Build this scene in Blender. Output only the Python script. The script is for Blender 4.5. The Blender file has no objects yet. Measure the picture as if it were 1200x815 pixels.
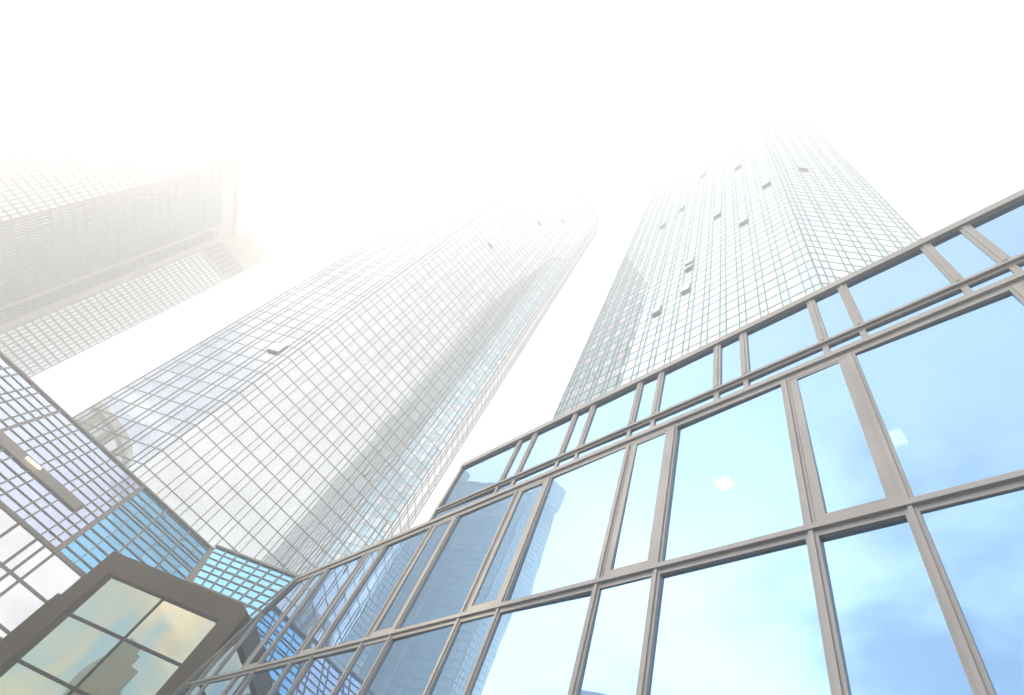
import bpy, math, random
from mathutils import Vector, Matrix
R = math.radians
random.seed(7)
scene = bpy.context.scene
col = scene.collection

# ------------------------------------------------------------------ camera
# all heights are measured from the eye; the pavement lies 1.7 m lower
FPX, PW, PH = 619.63, 1200.0, 815.0
def _cam_axes():
    def ray(p):
        return Vector((p[0]-PW/2, p[1]-PH/2, FPX)).normalized()
    up = ray((848, 40)); h = ray((-205, 909))
    h = (h - up*h.dot(up)).normalized()
    X = -h
    Y = up.cross(X)
    return Matrix((X, Y, up))           # world = M @ (right, down, forward)
CM = _cam_axes()
cam_data = bpy.data.cameras.new('camera')
cam = bpy.data.objects.new('camera', cam_data); col.objects.link(cam)
m4 = Matrix.Identity(4)
for i in range(3):
    m4[i][0] = CM[i][0]; m4[i][1] = -CM[i][1]; m4[i][2] = -CM[i][2]
cam.matrix_world = m4
cam_data.sensor_width = 36.0
cam_data.lens = FPX/PW*36.0
cam_data.clip_start = 0.05
cam_data.clip_end = 5000
scene.camera = cam
def project(P):
    q = CM.transposed() @ Vector(P)
    if q.z <= 0.05: return None
    return (PW/2+FPX*q.x/q.z, PH/2+FPX*q.y/q.z)
def view_ray(px, py):
    return CM @ Vector((px-PW/2, py-PH/2, FPX)).normalized()
def on_plane(p, P0, n):
    r = view_ray(*p); return r*(P0.dot(n)/r.dot(n))

# ------------------------------------------------------------------ light
SUN_AZ, SUN_EL = R(-136), R(24)
SUN_STRENGTH, SKY_STRENGTH, CLOUD_LEVEL = 1.5, 0.15, 1.36
EXPOSURE = 0.18
HAZE_DENSITY, HAZE_G = 0.0098, 0.66
sd = Vector((math.cos(SUN_EL)*math.cos(SUN_AZ), math.cos(SUN_EL)*math.sin(SUN_AZ), math.sin(SUN_EL)))
world = bpy.data.worlds.new('World'); scene.world = world; world.use_nodes = True
nt = world.node_tree; nt.nodes.clear()
def N(t, kind, **kw):
    n = t.nodes.new(kind)
    for k, v in kw.items(): setattr(n, k, v)
    return n
out = N(nt, 'ShaderNodeOutputWorld'); bg = N(nt, 'ShaderNodeBackground')
sky = N(nt, 'ShaderNodeTexSky', sky_type='NISHITA', sun_disc=False)
sky.sun_elevation = SUN_EL; sky.sun_rotation = math.atan2(sd.x, sd.y)
sky.air_density = 1.0; sky.dust_density = 0.6; sky.ozone_density = 2.0
bg.inputs['Strength'].default_value = SKY_STRENGTH
tc = N(nt, 'ShaderNodeTexCoord')
sep = N(nt, 'ShaderNodeSeparateXYZ'); nt.links.new(tc.outputs['Generated'], sep.inputs[0])
zc = N(nt, 'ShaderNodeMath', operation='MAXIMUM'); zc.inputs[1].default_value = 0.0
nt.links.new(sep.outputs['Z'], zc.inputs[0])
za = N(nt, 'ShaderNodeMath', operation='ADD'); za.inputs[1].default_value = 0.22
nt.links.new(zc.outputs[0], za.inputs[0])
def div(o):
    d = N(nt, 'ShaderNodeMath', operation='DIVIDE'); nt.links.new(o, d.inputs[0]); nt.links.new(za.outputs[0], d.inputs[1]); return d.outputs[0]
cmb = N(nt, 'ShaderNodeCombineXYZ')
nt.links.new(div(sep.outputs['X']), cmb.inputs[0]); nt.links.new(div(sep.outputs['Y']), cmb.inputs[1])
ns = N(nt, 'ShaderNodeTexNoise'); ns.inputs['Scale'].default_value = 2.1; ns.inputs['Detail'].default_value = 9
ns.inputs['Roughness'].default_value = 0.56; ns.inputs['Distortion'].default_value = 0.25
nt.links.new(cmb.outputs[0], ns.inputs['Vector'])
# cloud thickens overhead and on the far side, clearer sky low down behind the camera
bank = N(nt, 'ShaderNodeVectorMath', operation='DOT_PRODUCT'); bank.inputs[1].default_value = (0.24, 0.22, 0.40)
ab = N(nt, 'ShaderNodeMath', operation='ABSOLUTE'); nt.links.new(sep.outputs['X'], ab.inputs[0])
vb = N(nt, 'ShaderNodeCombineXYZ'); nt.links.new(ab.outputs[0], vb.inputs[0]); nt.links.new(sep.outputs['Y'], vb.inputs[1]); nt.links.new(sep.outputs['Z'], vb.inputs[2])
nt.links.new(vb.outputs[0], bank.inputs[0])
sm0 = N(nt, 'ShaderNodeMath', operation='ADD'); nt.links.new(ns.outputs['Fac'], sm0.inputs[0]); nt.links.new(bank.outputs['Value'], sm0.inputs[1])
sm = N(nt, 'ShaderNodeMath', operation='ADD'); nt.links.new(sm0.outputs[0], sm.inputs[0]); sm.inputs[1].default_value = -0.025
ramp = N(nt, 'ShaderNodeMapRange', interpolation_type='SMOOTHSTEP')
ramp.inputs['From Min'].default_value = 0.40; ramp.inputs['From Max'].default_value = 0.66
nt.links.new(sm.outputs[0], ramp.inputs['Value'])
ns2 = N(nt, 'ShaderNodeTexNoise'); ns2.inputs['Scale'].default_value = 4.3; ns2.inputs['Detail'].default_value = 6
nt.links.new(cmb.outputs[0], ns2.inputs['Vector'])
cl = N(nt, 'ShaderNodeMapRange'); cl.inputs['From Min'].default_value = 0.3; cl.inputs['From Max'].default_value = 0.7
cl.inputs['To Min'].default_value = 0.80; cl.inputs['To Max'].default_value = 1.15
nt.links.new(ns2.outputs['Fac'], cl.inputs['Value'])
cc = N(nt, 'ShaderNodeVectorMath', operation='SCALE')
cc.inputs[0].default_value = tuple(CLOUD_LEVEL/SKY_STRENGTH*c for c in (1.0, 0.98, 0.96))
# clouds close to the sun are brighter
au = N(nt, 'ShaderNodeVectorMath', operation='DOT_PRODUCT'); au.inputs[1].default_value = tuple(sd); nt.links.new(tc.outputs['Generated'], au.inputs[0])
au1 = N(nt, 'ShaderNodeMath', operation='MAXIMUM'); au1.inputs[1].default_value = 0.0; nt.links.new(au.outputs['Value'], au1.inputs[0])
au2 = N(nt, 'ShaderNodeMath', operation='POWER'); au2.inputs[1].default_value = 5.0; nt.links.new(au1.outputs[0], au2.inputs[0])
au3 = N(nt, 'ShaderNodeMath', operation='MULTIPLY_ADD'); au3.inputs[1].default_value = 2.0; au3.inputs[2].default_value = 1.0; nt.links.new(au2.outputs[0], au3.inputs[0])
au4 = N(nt, 'ShaderNodeMath', operation='MULTIPLY'); nt.links.new(cl.outputs[0], au4.inputs[0]); nt.links.new(au3.outputs[0], au4.inputs[1])
nt.links.new(au4.outputs[0], cc.inputs['Scale'])
mx = N(nt, 'ShaderNodeMix', data_type='RGBA')
nt.links.new(ramp.outputs[0], mx.inputs['Factor']); nt.links.new(sky.outputs[0], mx.inputs['A']); nt.links.new(cc.outputs[0], mx.inputs['B'])
nt.links.new(mx.outputs['Result'], bg.inputs['Color']); nt.links.new(bg.outputs[0], out.inputs['Surface'])

sun_d = bpy.data.lights.new('sun', 'SUN'); sun_d.energy = SUN_STRENGTH; sun_d.angle = R(0.5); sun_d.color = (1.0, 0.88, 0.66)
sun = bpy.data.objects.new('sun', sun_d); col.objects.link(sun)
sun.rotation_euler = sd.to_track_quat('Z', 'Y').to_euler()
vs = scene.view_settings
vs.view_transform = 'Standard'; vs.look = 'None'; vs.gamma = 1.0; vs.use_curve_mapping = False; vs.exposure = EXPOSURE
cy = scene.cycles
cy.max_bounces = 10; cy.glossy_bounces = 7; cy.diffuse_bounces = 2; cy.transmission_bounces = 4; cy.transparent_max_bounces = 12
cy.volume_bounces = 2; cy.caustics_reflective = False; cy.caustics_refractive = False
cy.use_denoising = True; cy.sample_clamp_indirect = 8.0

# ------------------------------------------------------------------ materials
def mat(name):
    m = bpy.data.materials.new(name); m.use_nodes = True
    return m, m.node_tree, m.node_tree.nodes['Principled BSDF']
def noise_mix(t, base, var, scale, detail=5):
    tcn = N(t, 'ShaderNodeTexCoord'); n = N(t, 'ShaderNodeTexNoise')
    n.inputs['Scale'].default_value = scale; n.inputs['Detail'].default_value = detail
    t.links.new(tcn.outputs['Object'], n.inputs['Vector'])
    mr = N(t, 'ShaderNodeMapRange'); mr.inputs['From Min'].default_value = 0.3; mr.inputs['From Max'].default_value = 0.7
    mr.inputs['To Min'].default_value = 1-var; mr.inputs['To Max'].default_value = 1+var
    t.links.new(n.outputs['Fac'], mr.inputs['Value'])
    v = N(t, 'ShaderNodeVectorMath', operation='SCALE'); v.inputs[0].default_value = base
    t.links.new(mr.outputs[0], v.inputs['Scale'])
    return v.outputs[0]
def solid(name, base, rough=0.5, metal=0.0, var=0.12, scale=1.5):
    m, t, b = mat(name)
    t.links.new(noise_mix(t, base, var, scale), b.inputs['Base Color'])
    b.inputs['Roughness'].default_value = rough; b.inputs['Metallic'].default_value = metal
    return m
def mirror_glass(name, tint, wave, scale, rough=0.01, clear=0.0, pane_var=0.0):
    """coated facade glass: strongly reflecting, slightly uneven; clear = share one can look through"""
    m, t, b = mat(name)
    b.inputs['Metallic'].default_value = 1.0; b.inputs['Roughness'].default_value = rough
    b.inputs['Base Color'].default_value = (*tint, 1)
    if pane_var:
        oi = N(t, 'ShaderNodeNewGeometry')
        mr = N(t, 'ShaderNodeMapRange'); mr.inputs['To Min'].default_value = 1-pane_var; mr.inputs['To Max'].default_value = 1.0
        t.links.new(oi.outputs['Random Per Island'], mr.inputs['Value'])
        v = N(t, 'ShaderNodeVectorMath', operation='SCALE'); v.inputs[0].default_value = tint
        t.links.new(mr.outputs[0], v.inputs['Scale']); t.links.new(v.outputs[0], b.inputs['Base Color'])
    tcn = N(t, 'ShaderNodeNewGeometry'); n = N(t, 'ShaderNodeTexNoise')
    n.inputs['Scale'].default_value = scale; n.inputs['Detail'].default_value = 1.5
    t.links.new(tcn.outputs['Position'], n.inputs['Vector'])
    bp = N(t, 'ShaderNodeBump'); bp.inputs['Strength'].default_value = 1.0; bp.inputs['Distance'].default_value = wave
    t.links.new(n.outputs['Fac'], bp.inputs['Height']); t.links.new(bp.outputs[0], b.inputs['Normal'])
    if clear:
        tr = N(t, 'ShaderNodeBsdfTransparent'); tr.inputs['Color'].default_value = (0.9, 0.95, 0.97, 1)
        ms = N(t, 'ShaderNodeMixShader'); ms.inputs[0].default_value = clear
        o = t.nodes['Material Output']
        t.links.new(b.outputs[0], ms.inputs[1]); t.links.new(tr.outputs[0], ms.inputs[2]); t.links.new(ms.outputs[0], o.inputs['Surface'])
    return m
def lamp_mat(name, c, s):
    m, t, b = mat(name)
    b.inputs['Base Color'].default_value = (*c, 1); b.inputs['Emission Color'].default_value = (*c, 1); b.inputs['Emission Strength'].default_value = s
    return m
M = dict(
    tower_glass=mirror_glass('tower_glass', (0.92, 0.95, 0.97), 0.0015, 0.9, pane_var=0.10),
    spandrel_glass=mirror_glass('spandrel_glass', (0.66, 0.86, 0.95), 0.0015, 0.9, pane_var=0.12),
    facade_glass=mirror_glass('facade_glass', (0.36, 0.57, 0.84), 0.0018, 0.9, clear=0.10),
    roof_glass=mirror_glass('roof_glass', (0.26, 0.62, 0.95), 0.004, 0.9),
    pale_roof_glass=mirror_glass('pale_roof_glass', (0.62, 0.68, 0.88), 0.004, 0.9),
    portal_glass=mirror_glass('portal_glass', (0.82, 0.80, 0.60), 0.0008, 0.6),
    hall_glass=mirror_glass('hall_glass', (0.86, 0.88, 0.92), 0.003, 0.9),
    cream_glass=mirror_glass('cream_glass', (0.80, 0.90, 0.92), 0.0015, 0.9, rough=0.05, pane_var=0.15),
    dark_core=solid('dark_core', (0.05, 0.055, 0.06), 0.7),
    tower_bar=solid('tower_bar', (0.25, 0.24, 0.23), 0.45, 0.3),
    facade_bar=solid('facade_bar', (0.41, 0.385, 0.37), 0.42, 0.3, 0.09, 1.1),
    roof_bar=solid('roof_bar', (0.25, 0.225, 0.20), 0.45, 0.3, 0.1, 0.8),
    facade_bar_dark=solid('facade_bar_dark', (0.085, 0.072, 0.064), 0.45, 0.2),
    gasket=solid('gasket', (0.03, 0.03, 0.032), 0.6),
    bronze=solid('bronze', (0.09, 0.062, 0.030), 0.5, 0.25, 0.18, 0.6),
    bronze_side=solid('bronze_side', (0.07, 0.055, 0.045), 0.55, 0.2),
    cream=solid('cream', (0.74, 0.71, 0.64), 0.6, 0, 0.08, 0.3),
    grid_metal=solid('grid_metal', (0.40, 0.42, 0.43), 0.5, 0.2, 0.06, 0.3),
    cream_dark=solid('cream_dark', (0.46, 0.43, 0.38), 0.6, 0, 0.1, 0.3),
    sandstone=solid('sandstone', (0.50, 0.38, 0.20), 0.75, 0, 0.15, 0.4),
    dark_stone=solid('dark_stone', (0.08, 0.075, 0.05), 0.8, 0, 0.3, 0.3),
    copper=solid('copper', (0.12, 0.22, 0.16), 0.7, 0, 0.2, 0.4),
    roofing=solid('roofing', (0.14, 0.14, 0.14), 0.9),
    paving=solid('paving', (0.40, 0.39, 0.37), 0.85, 0, 0.15, 0.7),
    asphalt=solid('asphalt', (0.05, 0.05, 0.052), 0.9, 0, 0.2, 1.0),
    interior=solid('interior', (0.10, 0.11, 0.12), 0.8),
    lamp=lamp_mat('lamp', (1.0, 0.95, 0.82), 30.0),
    strip_lamp=lamp_mat('strip_lamp', (1.0, 0.82, 0.32), 9.0),
)

def painted_clouds(m, c0, c1, scale):  # paints cloud reflections into the glass colour as two-tone noise
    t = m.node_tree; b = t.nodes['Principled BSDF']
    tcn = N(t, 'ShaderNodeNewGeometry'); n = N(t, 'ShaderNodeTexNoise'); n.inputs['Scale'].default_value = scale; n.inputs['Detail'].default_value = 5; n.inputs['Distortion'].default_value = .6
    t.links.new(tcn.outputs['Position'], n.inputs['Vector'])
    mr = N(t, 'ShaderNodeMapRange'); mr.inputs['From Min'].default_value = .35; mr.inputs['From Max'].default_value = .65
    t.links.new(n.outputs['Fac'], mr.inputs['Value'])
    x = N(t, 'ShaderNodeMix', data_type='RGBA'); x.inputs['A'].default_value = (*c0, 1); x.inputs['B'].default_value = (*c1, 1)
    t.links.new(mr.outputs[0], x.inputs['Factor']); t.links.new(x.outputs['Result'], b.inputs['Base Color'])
painted_clouds(M['portal_glass'], (0.84, 0.72, 0.46), (0.52, 0.66, 0.60), 0.42)  # gold and green clouds painted into the portal panes
# ------------------------------------------------------------------ mesh helpers
GZ = -1.7
class MB:
    def __init__(self): self.v, self.f, self.mi = [], [], []
    def quad(self, a, b, c, d, mi=0):
        i = len(self.v); self.v += [tuple(a), tuple(b), tuple(c), tuple(d)]; self.f.append((i, i+1, i+2, i+3)); self.mi.append(mi)
    def poly(self, pts, mi=0):
        i = len(self.v); self.v += [tuple(p) for p in pts]; self.f.append(tuple(range(i, i+len(pts)))); self.mi.append(mi)
    def hexa(self, c, mi=0):           # 8 corners: bottom ring then top ring
        i = len(self.v); self.v += [tuple(p) for p in c]
        for q in ((3, 2, 1, 0), (4, 5, 6, 7), (0, 1, 5, 4), (1, 2, 6, 5), (2, 3, 7, 6), (3, 0, 4, 7)):
            self.f.append(tuple(i+k for k in q)); self.mi.append(mi)
    def frame_box(self, o, a, b, c, a0, a1, b0, b1, c0, c1, mi=0):
        """box in the frame with origin o and axes a, b, c"""
        P = lambda i, j, k: o+a*i+b*j+c*k
        self.hexa([P(a0, b0, c0), P(a1, b0, c0), P(a1, b1, c0), P(a0, b1, c0), P(a0, b0, c1), P(a1, b0, c1), P(a1, b1, c1), P(a0, b1, c1)], mi)
    def prism(self, pts, z0, z1, mi=0):
        n = len(pts); i = len(self.v)
        self.v += [(x, y, z0) for x, y in pts]+[(x, y, z1) for x, y in pts]
        self.f.append(tuple(i+k for k in range(n-1, -1, -1))); self.mi.append(mi)
        self.f.append(tuple(i+n+k for k in range(n))); self.mi.append(mi)
        for k in range(n):
            l = (k+1) % n
            self.f.append((i+k, i+l, i+n+l, i+n+k)); self.mi.append(mi)
    def build(self, name, mats, parent=None, label=None, recalc=True):
        off = Vector(parent['_loc']) if parent is not None else Vector((0, 0, 0))
        me = bpy.data.meshes.new(name)
        me.from_pydata([(x-off.x, y-off.y, z-off.z) for x, y, z in self.v], [], self.f)
        if not isinstance(mats, (list, tuple)): mats = [mats]
        for m in mats: me.materials.append(m)
        me.polygons.foreach_set('material_index', self.mi)
        me.update()
        o = bpy.data.objects.new(name, me); col.objects.link(o)
        if parent is not None:
            o.parent = parent if parent.type == 'EMPTY' else parent
            o['_loc'] = tuple(off)
        else:
            o['_loc'] = (0, 0, 0)
        if label: o['label'] = label
        if recalc and len(self.v) < 60000:
            import bmesh
            bm = bmesh.new(); bm.from_mesh(me); bmesh.ops.recalc_face_normals(bm, faces=bm.faces); bm.to_mesh(me); bm.free()
        return o
def thing(name, label, cat, loc, group=None):
    o = bpy.data.objects.new(name, None); col.objects.link(o); o.location = loc
    o.empty_display_size = 1.0
    o['_loc'] = tuple(loc); o['label'] = label; o['category'] = cat
    if group: o['group'] = group
    return o
def tag(o, label, cat, group=None):
    o['label'] = label; o['category'] = cat
    if group: o['group'] = group
    return o
def structure(o): o['kind'] = 'structure'; return o
def stuff(o): o['kind'] = 'stuff'; return o
EZ = Vector((0, 0, 1))

def area2d(pts):
    q = [project(p) for p in pts]
    if any(p is None for p in q): return 0.0
    cx = sum(p[0] for p in q)/len(q); cyy = sum(p[1] for p in q)/len(q)
    if not (0 < cx < PW and 0 < cyy < PH): return 0.0
    return abs(sum(q[i][0]*q[(i+1) % len(q)][1]-q[(i+1) % len(q)][0]*q[i][1] for i in range(len(q))))/2
SKYLINE = [(0, 427), (165, 567), (250, 640), (345, 680), (508, 607), (543, 547), (1200, 226)]
def above_low_buildings(p):
    q = project(p)
    if q is None: return False
    for (x0, y0), (x1, y1) in zip(SKYLINE, SKYLINE[1:]):
        if x0 <= q[0] <= x1: return q[1] < y0+(y1-y0)*(q[0]-x0)/(x1-x0)
    return False
def panes(parent, quads, single, rest, mats, extra=None, keep=100):
    """quads: (corners, material index). The ones that show largest become parts, the rest one part."""
    scored = []
    for k, (q, mi) in enumerate(quads):
        c = sum((Vector(p) for p in q), Vector())/len(q)
        a = area2d(q) if (extra is None or extra(c)) else 0.0
        scored.append((a, k))
    scored.sort(reverse=True)
    big = set(k for a, k in scored[:keep] if a > 0) if len(quads) > keep else set(range(len(quads)))
    mb = MB()
    for k, (q, mi) in enumerate(quads):
        if k in big:
            one = MB(); one.poly(q); one.build(single, mats[mi], parent, recalc=False)
        else: mb.poly(q, mi)
    if mb.v: stuff(mb.build(rest, mats, parent, recalc=False))

# ------------------------------------------------------------------ ground
g = MB(); g.quad((-2500, -2500, GZ), (2500, -2500, GZ), (2500, 2500, GZ), (-2500, 2500, GZ))
structure(g.build('ground', M['paving']))
g = MB(); g.quad((-70, -46, GZ+.004), (60, -46, GZ+.004), (60, -32, GZ+.004), (-70, -32, GZ+.004))
structure(g.build('road', M['asphalt']))

# ------------------------------------------------------------------ the two mirror towers
def curtain_tower(root, poly, z0, z1, floor, module, gap, glass, bar_v, bar_h, visible, openings):
    """poly: plan corners, counter-clockwise seen from above; glass(i_face, i_row, wide) -> material index"""
    n = len(poly)
    core = MB()
    inset = []
    for i in range(n):
        a, b, c = Vector(poly[i-1]), Vector(poly[i]), Vector(poly[(i+1) % n])
        e1 = (b-a).normalized(); e2 = (c-b).normalized()
        n1 = Vector((-e1.y, e1.x)); n2 = Vector((-e2.y, e2.x))
        k = (n1+n2).normalized(); inset.append(tuple(b+k*(0.12/max(0.3, k.dot(n1)))))
    core.prism(inset, GZ, z1-0.3)
    core.build('core', M['dark_core'], root)
    rows = int((z1-z0)/floor); zs = [z1-floor*k for k in range(rows+1)][::-1]
    quads, dots = [], []
    for i in range(n):
        A = Vector((*poly[i], 0)); B = Vector((*poly[(i+1) % n], 0))
        L = (B-A).length; e = (B-A)/L; nn = Vector((e.y, -e.x, 0))       # outward
        # vertical bars in pairs
        cuts = []
        k = max(1, round((L-0.3)/module)); mod = L/k
        for j in range(k):
            cuts += [j*mod+mod/2-gap/2, j*mod+mod/2+gap/2]
        edges = [0.0]+cuts+[L]
        bars = MB()
        for c in cuts: bars.frame_box(A, e, nn, EZ, c-bar_v/2, c+bar_v/2, -0.05, 0.045, zs[0], z1)
        for z in zs: bars.frame_box(A, e, nn, EZ, 0.002, L-0.002, -0.05, 0.033, z-bar_h/2, z+bar_h/2)
        bars.frame_box(A, e, nn, EZ, -0.03, 0.07, -0.06, 0.05, zs[0], z1+0.1)
        bars.frame_box(A, e, nn, EZ, L-0.07, L+0.03, -0.061, 0.051, zs[0], z1+0.1)
        bars.build('mullion_grid', M['tower_bar'], root, recalc=False)
        opened = openings.get(i, {})
        for r in range(rows):
            for j in range(len(edges)-1):
                u0, u1 = edges[j], edges[j+1]; wide = (u1-u0) > gap*1.15
                za, zb = zs[r], zs[r+1]
                t0, t1, t2 = [random.gauss(0, 0.0015) for _ in range(3)]
                P = lambda u, z, d: A+e*u+EZ*z+nn*d
                w, h = u1-u0, zb-za
                d = lambda su, sz: t0*w*su+t1*h*sz
                q = [P(u0, za, d(-.5, -.5)), P(u1, za, d(.5, -.5)), P(u1, zb, d(.5, .5)), P(u0, zb, d(-.5, .5))]
                um, zm = (u0+u1)/2, (za+zb)/2
                hit = None
                if wide:
                    for (ou, oz) in opened:
                        if abs(ou-um) <= (u1-u0)/2 and abs(oz-zm) <= (zb-za)/2: hit = True
                if hit:
                    dots.append((A, e, nn, u0, u1, za, zb))
                else:
                    quads.append((q, glass(i, r, wide)))
    panes(root, quads, 'window', 'windows', [M['tower_glass'], M['spandrel_glass']], extra=visible)
    for (A, e, nn, u0, u1, za, zb) in dots:           # a sash pushed out at its foot
        s = MB(); t = 0.2
        P = lambda u, z, d: A+e*u+EZ*z+nn*d
        s.hexa([P(u0+.05, za+.05, t), P(u1-.05, za+.05, t), P(u1-.05, za+.05, t+.07), P(u0+.05, za+.05, t+.07),
                P(u0+.05, zb-.05, .08), P(u1-.05, zb-.05, .08), P(u1-.05, zb-.05, .15), P(u0+.05, zb-.05, .15)])
        w = s.build('open_window', M['tower_glass'], root)
        f = MB()
        f.hexa([P(u0+.02, za+.0, t-.06), P(u1-.02, za, t-.06), P(u1-.02, za, t+.10), P(u0+.02, za, t+.10),
                P(u0+.02, za+.12, t-.06), P(u1-.02, za+.12, t-.06), P(u1-.02, za+.12, t+.10), P(u0+.02, za+.12, t+.10)])
        f.frame_box(A, e, nn, EZ, u1-.10, u1-.03, 0.0, t, za+.1, zb-.1)
        f.build('window_frame', M['tower_bar'], w)
    cap = MB(); cap.prism(poly, z1, z1+0.9); cap.build('roof_cap', M['tower_bar'], root)

def face_spot(px, P0, e, nn):
    X = on_plane(px, P0, nn); return ((X-P0).dot(e), X.z)

ZT = 150.0
TOWERS_A = [(-56.7, -10.4), (-49.4, -3.0), (-49.4, 17.9), (-52.6, 21.1), (-72.0, 21.1), (-79.4, 13.7), (-79.4, -3.0), (-72.0, -10.4)]
openA = {0: [(330, 405)], 1: [(475, 345), (439, 423), (462, 451), (580, 287), (635, 262), (659, 256), (587, 240)]}
def spots(poly, table):
    res = {}
    for i, pts in table.items():
        A = Vector((*poly[i], 0)); B = Vector((*poly[(i+1) % len(poly)], 0)); e = (B-A).normalized(); nn = Vector((e.y, -e.x, 0))
        res[i] = [face_spot(p, A, e, nn) for p in pts]
    return res
ta = thing('glass_tower', 'mirror-glass tower rising behind the blue glass hall, facets with a dark reflected stripe', 'tower', (-64, 5, GZ), 'twin mirror glass towers')
curtain_tower(ta, TOWERS_A, 12.0, ZT, 1.77, 1.88, 0.62, lambda i, r, w: 0 if (w or r % 2) else 0, 0.075, 0.085,
              above_low_buildings, spots(TOWERS_A, openA))
TOWERS_B = [(-30.6, 19.4), (-3.2, 19.4), (4.9, 27.2), (4.9, 44.0), (-3.2, 52.0), (-30.6, 52.0), (-38.0, 44.6), (-38.0, 26.8)]
openB = {0: [(863, 196), (821, 207), (796, 246), (839, 253), (869, 260), (897, 217), (806, 307), (804, 316), (802, 340), (770, 362), (773, 268), (748, 292)], 1: [(938, 197)]}
tb = thing('glass_tower', 'mirror-glass tower standing directly behind the low facade, with many tilted-open windows', 'tower', (-14, 34, GZ), 'twin mirror glass towers')
curtain_tower(tb, TOWERS_B, 22.0, ZT, 1.77, 1.80, 0.62, lambda i, r, w: 1 if (r % 2 == 0 or not w) else 0, 0.075, 0.085,
              above_low_buildings, spots(TOWERS_B, openB))

# ------------------------------------------------------------------ cream tower with two corner piers
HC = 95.0
tcw = thing('pier_tower', 'pale cream tower with two corner piers and louvred crowns, far off in glare', 'tower', (-100, -48, GZ))
def pier(A, B, depth, ztop, zplain, zslot, nslots):
    A = Vector((*A, 0)); B = Vector((*B, 0)); L = (B-A).length; e = (B-A)/L; nn = Vector((e.y, -e.x, 0))
    w0, w1 = A-nn*depth*.5+e*.5, B-nn*depth*.9-e*depth*.75
    bmb = MB(); bmb.prism([(A.x, A.y), (B.x, B.y), (w1.x, w1.y), (w0.x, w0.y)], GZ, ztop)
    p = bmb.build('pier', M['cream'], tcw)
    c = MB(); g_ = .45
    c.prism([tuple((A-e*g_+nn*g_).xy), tuple((B+e*g_*.2+nn*g_).xy), tuple((w1-nn*g_).xy), tuple((w0-e*g_-nn*g_).xy)], zplain, ztop+.02)
    cr = c.build('crown', M['cream'], p)
    sl = MB(); w = L/nslots
    for k in range(nslots): sl.frame_box(A, e, nn, EZ, k*w+w*.16, (k+1)*w-w*.16, 0.02, 0.12, zslot, zplain-0.6)
    sl.build('louvre', M['cream_dark'], p, recalc=False)
    bars = MB(); q = MB(); k = int(L/.62)
    for j in range(k+1): bars.frame_box(A, e, nn, EZ, j*L/k-.08, j*L/k+.08, 0.065, 0.16, 10, zslot-1.0)
    z = zslot-1.0
    while z > 10:
        bars.frame_box(A, e, nn, EZ, 0.0, L, 0.065, 0.11, z-.17, z+.17); z -= 1.3
    bars.build('mullion_grid', M['grid_metal'], p, recalc=False)
    q.frame_box(A, e, nn, EZ, 0.2, L-.2, -0.05, 0.06, 10, zslot-1.0)
    stuff(q.build('windows', M['cream_glass'], p))
    fe_ = (w1-B); FL_ = fe_.length; fe_ = fe_/FL_; fn_ = Vector((fe_.y, -fe_.x, 0))
    if fn_.dot(e) < 0: fn_ = -fn_
    gq = MB(); gq.frame_box(B, fe_, fn_, EZ, .5, FL_-.4, -.05, .06, 10, zslot-1.0); stuff(gq.build('windows', M['cream_glass'], p))
    fb = MB(); kk = 12
    for j in range(kk+1): fb.frame_box(B, fe_, fn_, EZ, .5+j*(FL_-.9)/kk-.07, .5+j*(FL_-.9)/kk+.07, .065, .14, 10, zslot-1.0)
    z = zslot-1.0
    while z > 10:
        fb.frame_box(B, fe_, fn_, EZ, .4, FL_-.3, .065, .11, z-.2, z+.2); z -= 1.3
    fb.build('mullion_grid', M['grid_metal'], p, recalc=False)
    return p
pier((-81.2, -50.9), (-82.0, -42.3), 9, HC, HC-7.5, HC-13.0, 9)
pier((-100.9, -36.3), (-101.6, -27.2), 9, HC, HC-8.5, HC-13.5, 8)
# recessed diagonal wall between the piers
A = Vector((-84.0, -43.4, 0)); B = Vector((-100.2, -35.4, 0))
L = (B-A).length; e = (B-A)/L; nn = Vector((-e.y, e.x, 0))
if nn.x < 0: nn = -nn
w = MB(); w.frame_box(A, e, nn, EZ, -1, L+1, -9, 0, GZ, 90.0)
wall = w.build('wall', M['cream'], tcw)
gl = MB(); gl.frame_box(A, e, nn, EZ, 0.2, L*.76, 0.01, 0.08, 8, 86)
gl.frame_box(A, e, nn, EZ, L*.82, L*.93, 0.01, 0.08, 8, 84)
stuff(gl.build('windows', M['cream_glass'], wall))
bars = MB(); k = 26
for j in range(k+1): bars.frame_box(A, e, nn, EZ, .1+j*(L*.76-.2)/k, .28+j*(L*.76-.2)/k, 0.085, 0.25, 8, 86.5)
for j in range(5): bars.frame_box(A, e, nn, EZ, L*(.82+j*.0275)-.09, L*(.82+j*.0275)+.09, 0.085, 0.25, 8, 84.5)
z = 10
while z < 86:
    bars.frame_box(A, e, nn, EZ, 0.2, L*.76, 0.085, 0.16, z-.25, z+.25); bars.frame_box(A, e, nn, EZ, L*.82, L*.93, 0.085, 0.16, z-.25, z+.25); z += 1.75
bars.build('mullion_grid', M['grid_metal'], wall, recalc=False)
rf = MB(); rf.frame_box(A, e, nn, EZ, -.5, L+.5, -1.5, 0.35, 90.0, 90.9); rf.build('roof_edge', M['cream_dark'], tcw)

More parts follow.
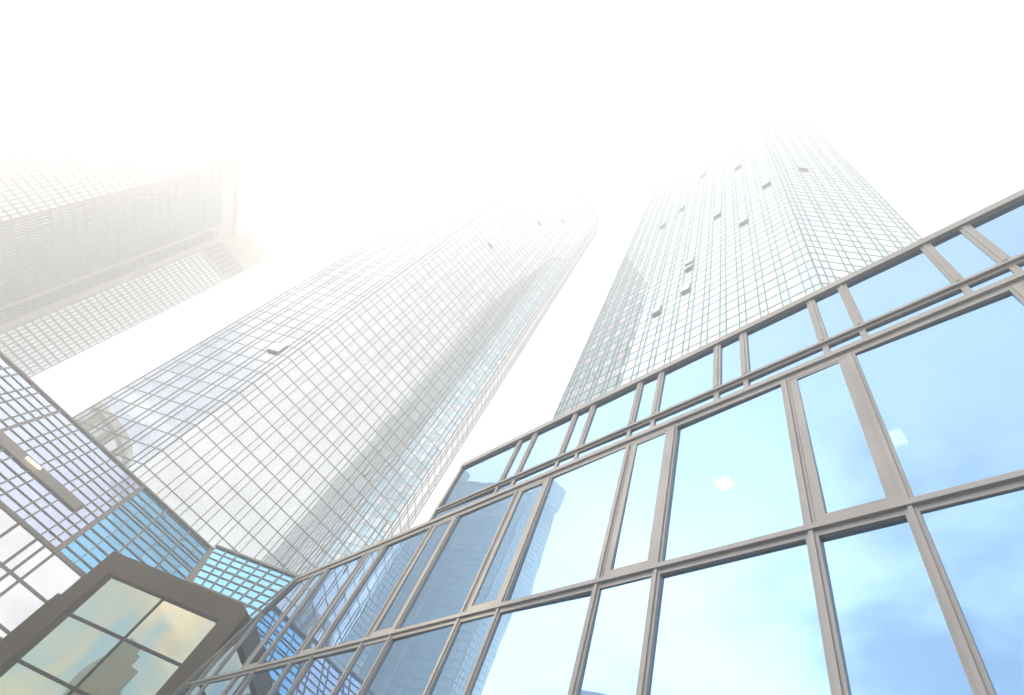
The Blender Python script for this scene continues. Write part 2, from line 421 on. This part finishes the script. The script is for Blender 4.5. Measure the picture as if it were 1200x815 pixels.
# ------------------------------------------------------------------ glass hall: sloping glazed roof, wall below
hall = thing('glass_hall', 'low hall with sloping blue glass roof, folded where it meets the tower foot', 'building', (-38, -2, GZ))
sl = R(51)
RO = Vector((-37.8, 0, 15.0)); RY = Vector((0, 1, 0)); RU = Vector((-math.cos(sl), 0, math.sin(sl))); RN = Vector((math.sin(sl), 0, math.cos(sl)))
RP = lambda y, s, d=0.0: RO+RY*y+RU*s+RN*d
ys = [-18.0, -17.01, -16.52, -15.53, -15.04, -14.05, -13.56, -12.57, -12.08, -11.09, -10.58, -9.57, -9.10, -8.12, -7.62, -6.62, -6.13, -5.15, -4.66, -3.67, -3.17, -2.18, -1.69, -1.2]
ss = [-8.45, -7.72, -7.03, -6.36, -5.68, -4.88, -4.22, -3.50, -2.85, -2.19, -1.52, -0.84, -0.1]
def tilt_quad(pts, n, amt):
    c = sum(pts, Vector())/4; a = (pts[1]-pts[0]).normalized(); b = (pts[3]-pts[0]).normalized()
    t0, t1 = random.gauss(0, amt), random.gauss(0, amt)
    return [p+n*((p-c).dot(a)*t0+(p-c).dot(b)*t1) for p in pts]
quads = []
for j in range(len(ys)-1):
    for k in range(len(ss)-1):
        if abs(ss[k]+5.68) < .01 and ys[j+1] < -2.0: continue          # the gutter band
        quads.append((tilt_quad([RP(ys[j], ss[k]), RP(ys[j+1], ss[k]), RP(ys[j+1], ss[k+1]), RP(ys[j], ss[k+1])], RN, 0.004), 0))
# second bay of the same slope, up to the fold
ridge_s = [-5.0, 0.1]
ys2 = [-1.2, -.22, 0.76, 1.72, 2.68, 3.62, 4.55]  # every second line is added, imitating the tower's reflected grid
ss2 = [-8.45, -7.78, -7.10, -6.43, -5.76, -5.08, -4.40, -3.72, -3.05, -2.72, -2.05, -1.70, -1.05, -0.36, 0.0]  # rows closer than the real glazing, for reflected tower lines
for j in range(len(ys2)-1):
    for k in range(len(ss2)-1):
        quads.append((tilt_quad([RP(ys2[j], ss2[k]), RP(ys2[j+1], ss2[k]), RP(ys2[j+1], ss2[k+1]), RP(ys2[j], ss2[k+1])], RN, 0.006), 1))
# third bay, turned towards the facade
FT0 = Vector((-37.55, 4.55, 15.2)); FR = Vector((-35.0, 4.75, 11.8)); FT1 = Vector((-32.6, 9.4, 15.2))
fe = (FT1-FT0).normalized(); fn = (FR-FT0).cross(FT1-FT0).normalized()
if fn.x < 0: fn = -fn
fd = fe.cross(fn)
if fd.z > 0: fd = -fd                               # down the slope
rd = (FR-FT0).normalized()
FL = (FT1-FT0).length
def FP(u, t, d=0.0):                                 # t = share of the way down; the fold is not square to the top edge
    base = FT0+rd*(t*8.2); wlen = FL+ (0.0)*t
    return base+fe*(u*(wlen-rd.dot(fe)*t*8.2))+fn*d
ut = [0, .12, .24, .37, .50, .62, .75, .88, 1.0]; tt = [0.0, .08, .16, .24, .32, .40, .48, .58, .70, .82]  # extra columns added to imitate reflected tower lines
for j in range(len(ut)-1):
    for k in range(len(tt)-1):
        quads.append((tilt_quad([FP(ut[j], tt[k+1]), FP(ut[j+1], tt[k+1]), FP(ut[j+1], tt[k]), FP(ut[j], tt[k])], fn, 0.006), 1))
panes(hall, quads, 'roof_pane', 'roof_panes', [M['pale_roof_glass'], M['roof_glass']])
def bar(mb, P, Q, n, w, h0, h1):
    e = (Q-P); L = e.length; e = e/L; s = e.cross(n).normalized()
    mb.frame_box(P, e, s, n, 0, L, -w/2, w/2, h0, h1)
gr = MB()
for y in ys:
    bar(gr, RP(y, -8.45), RP(y, 0), RN, 0.15 if abs(y+7.62) < .01 else 0.065, -.06, .05)
for s in ss:
    bar(gr, RP(ys[0], s), RP(-1.2, s), RN, 0.055, -.06, .042)
gr.build('roof_grid', M['roof_bar'], hall, recalc=False)
gr = MB()
for y in ys2[1:-1]: bar(gr, RP(y, -8.45), RP(y, .1), RN, 0.10 if ys2.index(y) % 2 == 0 else 0.045, -.06, .05)  # the thin bars stand in for the tower's mirrored lines
for s in ss2: bar(gr, RP(-1.2, s), RP(4.5, s), RN, 0.07, -.06, .042)
gr.build('roof_grid', M['roof_bar'], hall, recalc=False)
gr = MB()
for u in ut[1:-1]: bar(gr, FP(u, 0), FP(u, .82), fn, 0.09, -.06, .05)  # partly glazing bars, partly added in place of mirrored tower lines
for t in tt: bar(gr, FP(0, t), FP(1, t), fn, 0.075 if tt.index(t) % 3 else .12, -.06, .042)
gr.build('roof_grid', M['roof_bar'], hall, recalc=False)
gt = MB(); bar(gt, RP(ys[0], -5.28), RP(-2.25, -5.28), RN, 0.78, -.10, .10); gut = gt.build('gutter_band', M['roof_bar'], hall)
st = MB(); bar(st, RP(-5.79, -5.17), RP(-4.95, -5.13), RN, 0.09, .103, .16); st.build('strip_lamp', M['strip_lamp'], gut, 'short glowing yellow strip lamp')
rb = MB(); bar(rb, RP(-1.2, -8.45), RP(-1.2, .05), RN, 0.26, -.10, .09); rb.build('hip_beam', M['roof_bar'], hall)
rb = MB(); bar(rb, RP(4.55, -8.0), RP(4.55, .15), (RN+fn).normalized(), 0.42, -.12, .10); rb.build('hip_beam', M['roof_bar'], hall)
rb = MB(); bar(rb, RP(ys[0], 0.0), RP(4.6, .0), RN, 0.16, -.12, .11); bar(rb, FP(0, 0), FP(1, 0), fn, .16, -.12, .11); rb.build('ridge_beam', M['roof_bar'], hall)
# flat roof from the ridge back to the tower, and a body below
bd = MB(); bd.prism([(-38.0, -18), (-38.0, 4.6), (-33.0, 9.6), (-34, 16), (-49.2, 16), (-49.2, -18)], 12.5, 14.85); bd.build('flat_roof', M['roofing'], hall)
# vertical wall under the roof
WX = -32.48
yv = [-12.9, -11.9, -9.3, -8.3, -5.7, -4.9, -4.4, -3.14, -2.12, -1.66, -1.14, 0.56, 2.2, 4.2]
zv = [GZ, 0.6, 2.6, 3.9, 5.1, 5.4, 6.9, 8.42]
quads = []
EY = Vector((0, 1, 0)); EX = Vector((1, 0, 0)); WO = Vector((WX, 0, 0))
for j in range(len(yv)-1):
    for k in range(len(zv)-1):
        quads.append((tilt_quad([Vector((WX, yv[j], zv[k])), Vector((WX, yv[j+1], zv[k])), Vector((WX, yv[j+1], zv[k+1])), Vector((WX, yv[j], zv[k+1]))], EX, 0.004), 0))
panes(hall, quads, 'window', 'windows', [M['hall_glass']])
gr = MB()
for y in yv: gr.frame_box(WO, EY, EX, EZ, y-.065, y+.065, -.08, .07, GZ, 8.36)
for z in zv[1:-1]: gr.frame_box(WO, EY, EX, EZ, yv[0], yv[-1], -.08, .058, z-.06, z+.06)
gr.build('mullion_grid', M['roof_bar'], hall, recalc=False)
gr = MB(); gr.frame_box(WO, EY, EX, EZ, -18, 4.3, -.10, .12, 8.36, 8.54); gr.build('eaves_beam', M['roof_bar'], hall)
bk = MB(); bk.frame_box(WO, EY, EX, EZ, -18, 4.2, -1.4, -.6, GZ, 8.0); bk.build('back_wall', M['interior'], hall)

# ------------------------------------------------------------------ entrance portal
ZP = 8.70
PO = Vector((-3.04*ZP, .64*ZP, 0)); pa = R(44); PE = Vector((math.cos(pa), math.sin(pa), 0)); PN = Vector((math.sin(pa), -math.cos(pa), 0))
k = ZP/9.3
W_, xr, zt = 6.80*k, 0.93*k, 10.28*k
xl = -7.68*k
portal = thing('entrance_portal', 'bronze-framed box portal with mirrored panes, clouds painted into their tint, reflecting a dark gable', 'portal', (PO.x+PE.x*xl/2, PO.y+PE.y*xl/2, GZ))
fr = MB(); D0, D1 = -0.95, 0.12
fr.frame_box(PO, PE, PN, EZ, xl, -W_, D0, D1, GZ, ZP)                       # left jamb
fr.build('jamb', M['bronze'], portal)
fr = MB(); fr.frame_box(PO, PE, PN, EZ, 0, xr, D0, D1, GZ, ZP); fr.build('jamb', M['bronze'], portal)
fr = MB()
pts = [(xl, ZP+.003), (xr, ZP+.003), (xr, zt-.25), (xr-.5, zt), (xl+.02, zt), (xl, zt-.02)]
n_ = len(pts); i0 = len(fr.v)
fr.v += [tuple(PO+PE*u+EZ*z+PN*D1) for u, z in pts]+[tuple(PO+PE*u+EZ*z+PN*D0) for u, z in pts]
fr.f.append(tuple(range(n_))); fr.mi.append(0); fr.f.append(tuple(range(2*n_-1, n_-1, -1))); fr.mi.append(0)
for q in range(n_):
    l = (q+1) % n_; fr.f.append((q, l, n_+l, n_+q)); fr.mi.append(0)
fr.build('lintel', M['bronze'], portal)
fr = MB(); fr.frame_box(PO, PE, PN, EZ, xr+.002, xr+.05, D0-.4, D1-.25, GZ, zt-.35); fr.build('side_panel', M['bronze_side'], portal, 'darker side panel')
fr = MB(); fr.frame_box(PO, PE, PN, EZ, xl-.28, xl-.002, -.5, D1-.03, GZ, 7.72*k); fr.build('pilaster', M['bronze'], portal)
zz = [GZ, 0.7, 2.75*k, 5.03*k, 7.22*k, ZP]; xm = -3.37*k
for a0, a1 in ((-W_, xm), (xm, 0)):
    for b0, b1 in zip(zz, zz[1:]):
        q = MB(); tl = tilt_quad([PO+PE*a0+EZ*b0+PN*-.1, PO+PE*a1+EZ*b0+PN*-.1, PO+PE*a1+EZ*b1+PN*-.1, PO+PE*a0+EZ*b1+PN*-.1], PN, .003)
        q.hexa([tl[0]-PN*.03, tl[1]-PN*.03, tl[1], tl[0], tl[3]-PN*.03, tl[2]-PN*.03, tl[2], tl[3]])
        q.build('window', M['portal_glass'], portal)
for z in zz[1:-1]:
    q = MB(); q.frame_box(PO, PE, PN, EZ, -W_, 0, -.16, -.04, z-.055, z+.055); q.build('transom', M['gasket'], portal)
q = MB(); q.frame_box(PO, PE, PN, EZ, xm-.035, xm+.035, -.16, -.045, GZ, ZP); q.build('mullion', M['gasket'], portal)
q = MB()
for z in (ZP*.55, 7.22*k-.4): q.frame_box(PO, PE, PN, EZ, 0.0, xr, D1, D1+.004, z-.012, z+.012); q.frame_box(PO, PE, PN, EZ, xl, -W_, D1, D1+.004, z-.012, z+.012)
q.build('joint', M['bronze_side'], portal)

# ------------------------------------------------------------------ the low facade at the right
fac = thing('facade_building', 'low building with large framed mirror panes and a strip of small panes along its parapet', 'building', (-8, 9, GZ))
FY = 6.0
FO = Vector((0, FY, 0)); FE = Vector((1, 0, 0)); FN = Vector((0, -1, 0))
def fbox(name, x0, x1, z0, z1, d0, d1, m, parent=fac, label=None):
    b_ = MB(); b_.frame_box(FO, FE, FN, EZ, x0, x1, d0, d1, z0, z1)
    return b_.build(name, m, parent, label)
def fpane(x0, x1, z0, z1, depth=-.02, parent=fac, m='facade_glass', amt=0.007, cut=None):
    q = MB(); pts = [Vector((x0, FY-depth, z0)), Vector((x1, FY-depth, z0)), Vector((x1, FY-depth, z1)), Vector((x0, FY-depth, z1))]
    pts = tilt_quad(pts, FN, amt)
    q.hexa([pts[0]-FN*.02, pts[1]-FN*.02, pts[1], pts[0], pts[3]-FN*.02, pts[2]-FN*.02, pts[2], pts[3]])
    return q.build('window', M[m], parent)
XR = 13.0
def slope_x(z): return -22.2-(10.25-z)*0.837 if z > 4.2 else -22.2-(10.25-4.2)*.837
mod = 3.72
R3 = (6.23, 9.97); R4 = (2.05, 5.99); R5 = (GZ+.4, 1.80)
mains = []           # (right edge, left edge) of every main mullion
for kk in range(-4, 7):
    mains.append((-0.89-mod*kk, -1.05-mod*kk)); mains.append((-2.11-mod*kk, -2.28-mod*kk))
mains = sorted([(b, a) for a, b in mains if a < XR])
def cut_panel(x0, x1, z0, z1, **kw):
    """pane or bar clipped by the sloping left end"""
    return max(x0, slope_x(z0)), x1
# main mullions, rows 3-5
for x0, x1 in mains:
    top = 10.0
    for z_ in [10.0-.1*i for i in range(0, 70)]:
        if x0 >= slope_x(z_)-.02: top = z_; break
    else: continue
    if x1 < -26.9: continue
    m_ = MB()
    m_.frame_box(FO, FE, FN, EZ, x0, x1, -.10, .025, GZ, top)
    m_.frame_box(FO, FE, FN, EZ, x0+.05, x1-.05, .025, .055, GZ, top-.003)
    m_.build('mullion', M['facade_bar'], fac)
def field(x0, x1, row, sash):
    z0, z1 = row
    if x0 < slope_x(z1)-.01:                     # pane clipped by the slope
        xa0, xa1 = max(x0, slope_x(z0)), max(x0, slope_x(z1))
        if xa0 >= x1-.05: return
        q = MB()
        if xa1 >= x1: # triangle
            zc_ = 10.25-(-22.2-x1)/.837
            pts = [Vector((xa0, FY+.02, z0)), Vector((x1, FY+.02, z0)), Vector((x1, FY+.02, min(zc_, z1)))]
        elif xa0 > x0:
            pts = [Vector((xa0, FY+.02, z0)), Vector((x1, FY+.02, z0)), Vector((x1, FY+.02, z1)), Vector((xa1, FY+.02, z1))]
        else:
            zc_ = 10.25-(-22.2-x0)/.837
            pts = [Vector((x0, FY+.02, z0)), Vector((x1, FY+.02, z0)), Vector((x1, FY+.02, z1)), Vector((xa1, FY+.02, z1)), Vector((x0, FY+.02, zc_))]
        q.poly(pts); n0 = len(pts)
        q.poly([p+Vector((0, .02, 0)) for p in pts][::-1])
        q.build('window', M['facade_glass'], fac, recalc=False); return
    if sash:
        w = fpane(x0+.14, x1-.14, z0+.12, z1-.06, depth=-.015)
        s_ = MB(); f = .14
        s_.frame_box(FO, FE, FN, EZ, x0, x0+f, -.09, .014, z0, z1); s_.frame_box(FO, FE, FN, EZ, x1-f, x1, -.09, .014, z0, z1)
        s_.frame_box(FO, FE, FN, EZ, x0+f, x1-f, -.09, .013, z0, z0+.12); s_.frame_box(FO, FE, FN, EZ, x0+f, x1-f, -.09, .013, z1-.06, z1)
        s_.build('window_frame', M['facade_bar'], w)
    else:
        fpane(x0, x1, z0, z1)
edges = [(-27.5, -27.2)]+mains+[(XR, XR+.2)]
for (a0, a1), (b0, b1) in zip(edges, edges[1:]):
    narrow = (b0-a1) < 1.3
    for row in (R3, R4, R5):
        field(a1, b0, row, narrow and row is R3)
# transoms
def transom(name, z0, z1, x0, x1, rib):
    t_ = MB(); t_.frame_box(FO, FE, FN, EZ, x0, x1, -.10, .02, z0, z1)
    t_.frame_box(FO, FE, FN, EZ, x0, x1, .02, .075, z0+rib[0], z0+rib[1])
    return t_.build(name, M['facade_bar'], fac)
transom('transom', 5.99, 6.23, slope_x(6.0)+.02, XR, (.10, .19))
transom('transom', 1.80, 2.05, -27.2, XR, (.10, .19))
transom('beam', 9.97, 10.33, -22.2, XR, (.16, .30))
# sloping end rail
s0 = Vector((slope_x(10.33)+.05, FY, 10.33)); s1 = Vector((slope_x(4.2), FY, 4.2)); se = (s1-s0).normalized(); sn = se.cross(FN)
sr = MB(); sr.frame_box(s0, se, sn, FN, 0, (s1-s0).length, -.09, .07, -.10, .10); sr.build('end_rail', M['facade_bar'], fac)
sr = MB(); s2 = s0+sn*(.30 if sn.x < 0 else -.30); sr.frame_box(s2, se, sn, FN, 0.2, (s1-s0).length, -.035, .035, -.28, -.20); sr.build('end_rail', M['facade_bar'], fac)
# parapet rows
PL = -13.7
mod1 = 2.355
rowmull = []
for kk in range(-6, 6):
    c = 1.03-mod1*kk; rowmull.append(c); rowmull.append(c+.69)
rowmull = sorted(c for c in rowmull if PL+.2 < c < XR)
for c in rowmull:
    m_ = MB(); m_.frame_box(FO, FE, FN, EZ, c-.095, c+.095, -.10, .022, 10.90, 12.87); m_.frame_box(FO, FE, FN, EZ, c-.03, c+.03, .022, .04, 10.9, 12.87)
    m_.frame_box(FO, FE, FN, EZ, c-.055, c+.055, -.10, .018, 10.33, 10.64)
    m_.build('mullion', M['facade_bar'], fac)
ed = [PL+.06]+rowmull+[XR]
for a, b_ in zip(ed, ed[1:]):
    fpane(a+.09, b_-.09, 10.90, 12.87, depth=-.02, amt=.003); fpane(a+.055, b_-.055, 10.33, 10.64, depth=-.02)
transom('transom', 10.64, 10.90, PL, XR, (.08, .16))
fbox('parapet_cap', PL-.05, XR, 12.87, 13.10, -.5, .08, M['facade_bar'])
fbox('end_post', PL-.06, PL+.08, 10.33, 12.87, -.5, .055, M['facade_bar'])
# body: roofs, floors and back wall seen dimly through the glass
bb = MB(); bb.frame_box(FO, FE, FN, EZ, PL, XR, -9.5, -.55, 12.3, 12.8); bb.build('roof', M['roofing'], fac)
bb = MB(); bb.frame_box(FO, FE, FN, EZ, -22.0, PL-.07, -9.5, -.2, 9.8, 10.2); bb.build('roof', M['roofing'], fac)
bb = MB(); bb.frame_box(FO, FE, FN, EZ, -21.9, XR, -9.4, -.16, 10.05, 10.28); bb.build('floor_slab', M['interior'], fac)
bb = MB(); bb.frame_box(FO, FE, FN, EZ, -24.0, XR, -9.4, -.16, 5.95, 6.15); bb.build('floor_slab', M['interior'], fac)
bb = MB(); bb.frame_box(FO, FE, FN, EZ, -22.0, XR, -9.6, -9.4, GZ, 12.3); bb.build('wall', M['interior'], fac)
bb = MB(); bb.frame_box(FO, FE, FN, EZ, XR, XR+.3, -9.6, .0, GZ, 13.0); bb.build('wall', M['facade_bar'], fac)
bb = MB(); bb.frame_box(FO, FE, FN, EZ, PL+.1, XR-.1, -.9, -.3, 10.3, 12.3); bb.build('parapet_wall', M['interior'], fac)
bb = MB(); bb.frame_box(FO, FE, FN, EZ, -22.1, -21.9, -9.4, -.2, GZ, 9.8); bb.build('wall', M['interior'], fac)
# two ceiling lamps of the upper floor, seen through the panes
for (cx, cyy, lab) in ((-4.57, 7.82, 'square lit ceiling lamp seen whole through the middle of a large pane'),
                       (-1.15, 8.05, 'lit ceiling lamp half hidden by the thick mullion right of the narrow pane')):
    r_ = thing('ceiling_lamp', lab, 'ceiling lamp', (cx, cyy, 10.03), 'ceiling lamps behind the facade panes')
    l_ = MB(); o_ = Vector((cx, cyy, 0)); l_.frame_box(o_, EX, EY, EZ, -.19, .19, -.19, .19, 9.985, 10.02); l_.build('diffuser', M['lamp'], r_)
    l_ = MB()
    for a0, a1, b0, b1 in ((-.23, -.19, -.23, .23), (.19, .23, -.23, .23), (-.19, .19, -.23, -.19), (-.19, .19, .19, .23)):
        l_.frame_box(o_, EX, EY, EZ, a0, a1, b0, b1, 9.97, 10.045)
    l_.build('frame', M['facade_bar'], r_)

# ------------------------------------------------------------------ town behind the camera, seen mirrored
sb = thing('sandstone_building', 'warm yellow stone corner building mirrored in the foot of the tower', 'building', (-63, -62, GZ))
b_ = MB(); ring = [(-63+9*math.cos(R(a)), -60+9*math.sin(R(a))) for a in range(0, 360, 15)]
b_.prism(ring, GZ, 42); b_.build('wall', M['sandstone'], sb)
for z in (8, 15, 22, 29, 36):
    b_ = MB(); b_.prism([(-63+9.4*math.cos(R(a)), -60+9.4*math.sin(R(a))) for a in range(0, 360, 15)], z, z+1.4); b_.build('cornice', M['dark_stone'], sb)
b_ = MB()
for a in range(10, 190, 20):
    e_ = Vector((-math.sin(R(a)), math.cos(R(a)), 0)); n_ = Vector((math.cos(R(a)), math.sin(R(a)), 0)); o_ = Vector((-63, -60, 0))+n_*8.95
    for z in (2, 10.5, 17.5, 24.5, 31.5, 37.8): b_.frame_box(o_, e_, n_, EZ, -.8, .8, 0, .12, z, z+3.6)
b_.build('windows', M['hall_glass'], sb)
b_ = MB(); b_.prism([(-63+9.7*math.cos(R(a)), -60+9.7*math.sin(R(a))) for a in range(0, 360, 15)], 42, 43.2); b_.build('roof', M['cream'], sb)

gb = thing('gabled_building', 'slim dark stone house with stepped gable and copper wing, mirrored in the portal panes', 'building', (-22, -48, GZ))
b_ = MB(); b_.prism([(-24.6, -56), (-20.9, -56), (-20.9, -46), (-24.6, -46)], GZ, 16.6); b_.build('wall', M['dark_stone'], gb)
b_ = MB()
for x0, x1, z0, z1 in ((-24.6, -21.9, 16.6, 17.7), (-24.3, -22.4, 17.7, 18.5), (-23.9, -23.2, 18.5, 19.3)):
    b_.prism([(x0, -46.6), (x1, -46.6), (x1, -46.05), (x0, -46.05)], z0, z1)
b_.build('gable', M['dark_stone'], gb)
b_ = MB(); b_.prism([(-20.88, -55), (-17.5, -55), (-17.5, -46.4), (-20.88, -46.4)], GZ, 11.0); b_.build('wing', M['dark_stone'], gb)
b_ = MB(); b_.hexa([(-20.88, -55, 11), (-17.3, -55, 11), (-17.3, -46.2, 11), (-20.88, -46.2, 11), (-20.88, -53, 15), (-19.6, -53, 14.2), (-19.6, -48.0, 14.2), (-20.88, -48.0, 15)]); b_.build('roof', M['copper'], gb)
for x in (-23.7, -21.9):
    for z in (1.5, 5.5, 9.5, 13.2):
        b_ = MB(); b_.prism([(x-.5, -46), (x+.5, -46), (x+.5, -45.9), (x-.5, -45.9)], z, z+2.4); b_.build('window', M['interior'], gb)

# ------------------------------------------------------------------ haze
hz = MB(); hz.hexa([(-115, -72, GZ-1), (14, -72, GZ-1), (14, 56, GZ-1), (-115, 56, GZ-1), (-115, -72, ZT+4), (14, -72, ZT+4), (14, 56, ZT+4), (-115, 56, ZT+4)])
hm = bpy.data.materials.new('haze'); hm.use_nodes = True; t = hm.node_tree; t.nodes.clear()
o_ = N(t, 'ShaderNodeOutputMaterial'); pv = N(t, 'ShaderNodeVolumePrincipled')
pv.inputs['Color'].default_value = (0.99, 0.99, 0.99, 1); pv.inputs['Density'].default_value = HAZE_DENSITY; pv.inputs['Anisotropy'].default_value = HAZE_G
t.links.new(pv.outputs[0], o_.inputs['Volume'])
hazeo = hz.build('haze', hm); stuff(hazeo)

for o in bpy.data.objects:
    if '_loc' in o.keys(): del o['_loc']
